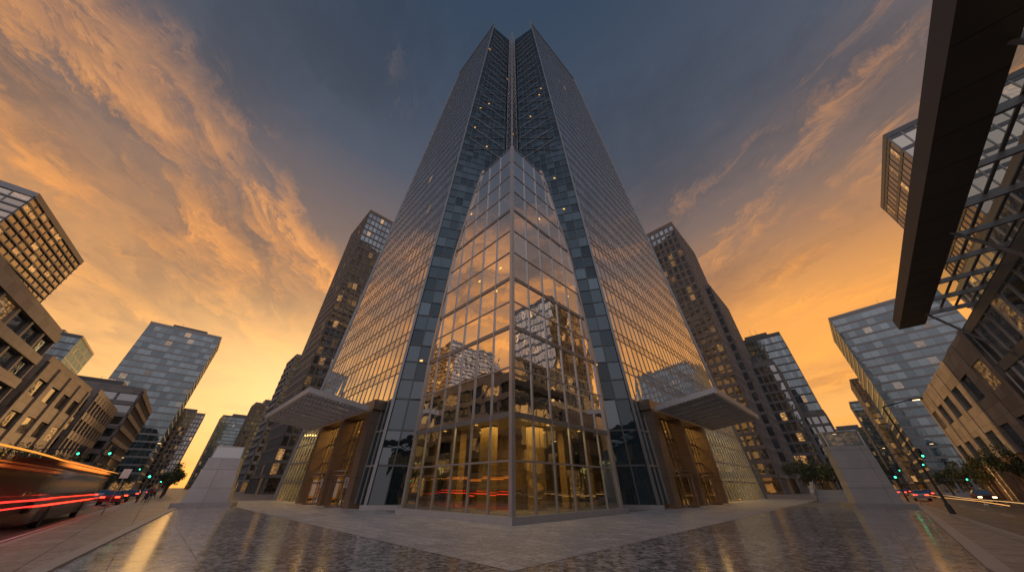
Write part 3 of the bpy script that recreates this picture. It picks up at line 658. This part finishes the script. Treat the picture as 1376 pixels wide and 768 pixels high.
def city_bus(x,y,ang):
    e=empty('city_bus'); e.location=(x,y,-.14); e.rotation_euler=(0,0,ang); L=10.5
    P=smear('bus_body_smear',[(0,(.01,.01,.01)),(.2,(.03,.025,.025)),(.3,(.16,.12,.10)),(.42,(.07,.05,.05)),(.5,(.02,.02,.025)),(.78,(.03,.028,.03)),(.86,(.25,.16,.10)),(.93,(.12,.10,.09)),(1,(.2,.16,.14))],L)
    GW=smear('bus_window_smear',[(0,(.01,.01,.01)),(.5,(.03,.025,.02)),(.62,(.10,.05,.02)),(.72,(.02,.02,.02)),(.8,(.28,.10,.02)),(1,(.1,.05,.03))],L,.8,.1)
    m=MB(); prof_=[(-1.25,.3),(-1.25,1.4),(-1.25,2.6),(-1.12,2.95),(-.9,3.05),(.9,3.05),(1.12,2.95),(1.25,2.6),(1.25,1.4),(1.25,.3)]
    for (a,b),(c,d) in zip(prof_,prof_[1:]+prof_[:1]):
        for k in range(12):
            x0=-L+2*L*k/12; x1=x0+2*L/12; m.quad((x0,a,b),(x1,a,b),(x1,c,d),(x0,c,d),P)
    for sg in (-1,1):
        m.box((0,sg*1.262,2.0),(L-.2,0,0),(0,.01,0),(0,0,.5),GW)
        for u in (-5,5): m.tube((u,sg*1.0,.45),(u,sg*1.27,.45),.45,.45,M_rub,20)
    m.obj('smeared_body',e); q=MB(); RR=smear('bus_marker_light_smear',[(0,(1,.05,.02)),(1,(1,.05,.02))],L,3); OO=smear('bus_sign_light_smear',[(0,(1,.30,.04)),(1,(1,.30,.04))],L,1.0)
    for z_,h_,mt in ((1.0,.035,RR),(1.3,.015,RR),(2.72,.07,OO),(2.9,.03,OO)):
        for sg in (-1,1): q.box((0,sg*(1.285-(.1 if z_>2.8 else 0)),z_),(L-.1,0,0),(0,.01,0),(0,0,h_),mt)
    q.obj('light_streaks',e)
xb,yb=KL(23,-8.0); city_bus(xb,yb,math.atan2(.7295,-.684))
def trail(name,K,o,z,y0,y1,r,col,s):
    m=MB(); mt=emis(name+'_glow',col,s)
    pts=[V((*K(y0+(y1-y0)*i/12,o+.15*math.sin(i*.8)),z+.03*math.sin(i*.7))) for i in range(13)]
    for i,(a,b) in enumerate(zip(pts,pts[1:])): m.tube(a,b,r*(1 if i<11 else .5),r*(1 if i<10 else .3),mt,6)
    m.obj(name,None)
for o,z,y1,r,c_,s_ in ((-6.5,2.75,36,.03,(1,.35,.05),1.3),(-6.5,1.1,32,.035,(1,.03,.02),3),(-6.5,.85,36,.03,(1,.04,.03),2)):
    trail('vehicle_light_trail',KL,o,z,9,y1,r,c_,s_)
for o,z,y0,y1,c_,s_ in ((9,.55,26,70,(1,.45,.12),1.3),(10.6,.6,22,60,(1,.55,.2),1.0)):
    trail('vehicle_light_trail',KR,o,z,y0,y1,.025,c_,s_)
# ------------------------------------------------------------------ pedestrians
def person(x,y,ang,col,z=0,seed=0):
    e=empty('pedestrian'); e.location=(x,y,z); e.rotation_euler=(0,0,ang)
    vs=[(0,0,.95),(0,0,1.15),(0,0,1.38),(0,0,1.5),(0,0,1.62),(0,0,1.72),(.19,0,1.4),(.25,.08,1.12),(.22,.2,.9),(-.19,0,1.4),(-.25,-.08,1.12),(-.22,.02,.88),(.09,0,.88),(.1,.16,.5),(.1,.1,.08),(.1,.24,.04),(-.09,0,.88),(-.1,-.1,.5),(-.1,-.34,.14),(-.1,-.26,.04)]
    ed=[(0,1),(1,2),(2,3),(3,4),(4,5),(2,6),(6,7),(7,8),(2,9),(9,10),(10,11),(0,12),(12,13),(13,14),(14,15),(0,16),(16,17),(17,18),(18,19)]
    rr=[.15,.14,.17,.06,.095,.08,.075,.05,.035,.075,.05,.035,.1,.07,.045,.04,.1,.07,.045,.04]
    me=bpy.data.meshes.new('figure'); me.from_pydata(vs,ed,[]); o=bpy.data.objects.new('figure',me); link(o,e)
    o.modifiers.new('skin','SKIN'); 
    for i_,r_ in enumerate(rr): me.skin_vertices[0].data[i_].radius=(r_,r_*.8)
    me.skin_vertices[0].data[0].use_root=True
    sb=o.modifiers.new('sub','SUBSURF'); sb.levels=1; sb.render_levels=1
    m,nt,out=newmat('clothes_and_skin'); b=N(nt,'ShaderNodeBsdfPrincipled'); tc=N(nt,'ShaderNodeTexCoord'); sp=N(nt,'ShaderNodeSeparateXYZ'); nt.links.new(tc.outputs['Object'],sp.inputs[0])
    c=ramp(nt,mth(nt,'DIVIDE',sp.outputs[2],1.8),[(0,(.02,.02,.02)),(.06,(.03,.03,.05)),(.53,(.03,.03,.05)),(.55,col),(.83,col),(.85,(.35,.2,.14)),(.93,(.35,.2,.14)),(.95,(.03,.02,.015))])
    nt.links.new(c,b.inputs['Base Color']); b.inputs['Roughness'].default_value=.8; nt.links.new(b.outputs[0],out.inputs[0]); me.materials.append(m)
try:
    for x,y,a,c_ in ((*KL(46,-2.6),.8,(.08,.03,.03)),(*KL(48,-3.2),.6,(.05,.06,.1)),(*KL(64,-3),3.5,(.2,.2,.2)),(*KR(58,2.5),-.8,(.06,.06,.08))): person(x,y,a,c_)
except Exception as ex: print('person fail',ex)

# ------------------------------------------------------------------ world sky
w=bpy.data.worlds.new('World'); sc.world=w; w.use_nodes=True; nt=w.node_tree; nt.nodes.clear()
out=nt.nodes.new('ShaderNodeOutputWorld'); tc=N(nt,'ShaderNodeTexCoord')
nm=N(nt,'ShaderNodeVectorMath',operation='NORMALIZE'); nt.links.new(tc.outputs['Generated'],nm.inputs[0]); sp=N(nt,'ShaderNodeSeparateXYZ'); nt.links.new(nm.outputs[0],sp.inputs[0])
X,Y,Z=sp.outputs; zc=mth(nt,'MAXIMUM',Z,0.0); den=mth(nt,'ADD',zc,.13)
PX=mth(nt,'DIVIDE',X,den); PY=mth(nt,'DIVIDE',Y,den)
def vec(a,b,c=0.0):
    cb=N(nt,'ShaderNodeCombineXYZ')
    for i_,q in enumerate((a,b,c)):
        if isinstance(q,(int,float)): cb.inputs[i_].default_value=q
        else: nt.links.new(q,cb.inputs[i_])
    return cb.outputs[0]
def sm(x,a,b,lo=0,hi=1):
    n=N(nt,'ShaderNodeMapRange',interpolation_type='SMOOTHSTEP'); nt.links.new(x,n.inputs[0]); n.inputs[1].default_value=a; n.inputs[2].default_value=b; n.inputs[3].default_value=lo; n.inputs[4].default_value=hi; return n.outputs[0]
def gauss(x,c,s):
    q=mth(nt,'DIVIDE',mth(nt,'SUBTRACT',x,c),s); return mth(nt,'POWER',2.718,mth(nt,'MULTIPLY',mth(nt,'MULTIPLY',q,q),-1))
M_=lambda a,b: mth(nt,'MULTIPLY',a,b)
base=ramp(nt,zc,[(0,(.72,.27,.05)),(.13,(.86,.42,.11)),(.28,(.74,.32,.08)),(.45,(.44,.21,.09)),(.6,(.20,.135,.11)),(.78,(.075,.085,.115)),(1,(.027,.048,.085))])
lit=ramp(nt,zc,[(0,(.95,.38,.06)),(.25,(1.0,.41,.07)),(.42,(.95,.36,.07)),(.6,(.66,.28,.09)),(.8,(.30,.18,.13)),(1,(.12,.11,.12))])
hot=ramp(nt,zc,[(0,(1.1,.55,.15)),(.3,(1.15,.56,.14)),(.5,(1.0,.46,.14)),(.7,(.55,.31,.19)),(1,(.2,.17,.17))])
drk=ramp(nt,zc,[(0,(.45,.15,.04)),(.3,(.27,.12,.06)),(.55,(.13,.09,.075)),(.75,(.058,.062,.08)),(1,(.021,.036,.064))])
sx_=mth(nt,'ADD',PX,M_(PY,.12))
n3=noise(nt,vec(M_(sx_,3),M_(PY,1.5),1.7),2.4,9,.70,.6)
wx=mth(nt,'ADD',sx_,M_(mth(nt,'SUBTRACT',n3,.5),.34))
n1=noise(nt,vec(M_(wx,2.0),M_(PY,.6),3.1),1.7,10,.66,.4)
n2=noise(nt,vec(M_(wx,1.1),M_(PY,.6),9.7),1.5,8,.62,.4)
bias=mth(nt,'ADD',M_(gauss(PX,-1.1,.45),.085),M_(gauss(PX,1.9,.8),.05))
bias=mth(nt,'ADD',bias,M_(gauss(PX,.82,.10),.05)); bias=mth(nt,'ADD',bias,M_(gauss(Y,.02,.16),.05))
bias=mth(nt,'SUBTRACT',bias,sm(zc,.6,.97,0,.08))
# the eastern half is clearer at height
bias=mth(nt,'SUBTRACT',bias,M_(M_(sm(zc,.36,.62),sm(X,0,.3)),.10))
v1=mth(nt,'ADD',mth(nt,'ADD',n1,bias),M_(mth(nt,'SUBTRACT',n3,.5),.28))
m1=sm(v1,.48,.72); mh=sm(v1,.62,.86); m2=sm(mth(nt,'ADD',n2,M_(mth(nt,'SUBTRACT',n3,.5),.2)),.44,.66)
col=mixc(nt,M_(m2,.72),base,drk); col=mixc(nt,M_(m1,.88),col,lit); col=mixc(nt,M_(mh,.7),col,hot)
gl=M_(M_(gauss(zc,.20,.17),gauss(X,-.50,.30)),sm(Y,0,.4)); col=mixc(nt,M_(gl,.75),col,(1.2,.74,.30))
gr=M_(M_(gauss(zc,.30,.14),gauss(X,.66,.22)),sm(Y,0,.4)); col=mixc(nt,M_(gr,.5),col,(1.1,.44,.07))
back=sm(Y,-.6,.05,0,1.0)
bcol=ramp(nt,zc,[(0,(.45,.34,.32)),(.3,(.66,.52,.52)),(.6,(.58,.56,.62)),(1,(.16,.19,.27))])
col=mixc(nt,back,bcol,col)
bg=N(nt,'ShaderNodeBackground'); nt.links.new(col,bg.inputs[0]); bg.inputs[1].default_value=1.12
sky=N(nt,'ShaderNodeTexSky'); sky.sky_type='NISHITA'; sky.sun_disc=False; sky.sun_elevation=math.radians(4); sky.sun_rotation=math.radians(-33)
bg2=N(nt,'ShaderNodeBackground'); nt.links.new(sky.outputs[0],bg2.inputs[0]); bg2.inputs[1].default_value=.012
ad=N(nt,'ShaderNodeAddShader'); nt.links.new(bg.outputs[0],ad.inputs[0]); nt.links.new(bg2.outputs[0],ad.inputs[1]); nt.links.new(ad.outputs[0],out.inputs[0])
sl=bpy.data.lights.new('sun','SUN'); sl.energy=1.6; sl.angle=math.radians(1.5); sl.color=(1,.52,.2); so=bpy.data.objects.new('sun',sl); link(so)
az=math.radians(-33); el=math.radians(4); sd=V((math.sin(az)*math.cos(el),math.cos(az)*math.cos(el),math.sin(el)))
so.rotation_euler=sd.to_track_quat('Z','Y').to_euler()
cam=bpy.data.cameras.new('camera'); cam.sensor_width=36; cam.lens=10.465; cam.clip_start=.1; cam.clip_end=6000
co=bpy.data.objects.new('camera',cam); link(co); co.location=(0,0,1.6); co.rotation_euler=(math.radians(90+34.1),0,0); sc.camera=co
sc.view_settings.view_transform='Standard'; sc.view_settings.look='None'; sc.view_settings.exposure=0; sc.view_settings.gamma=1
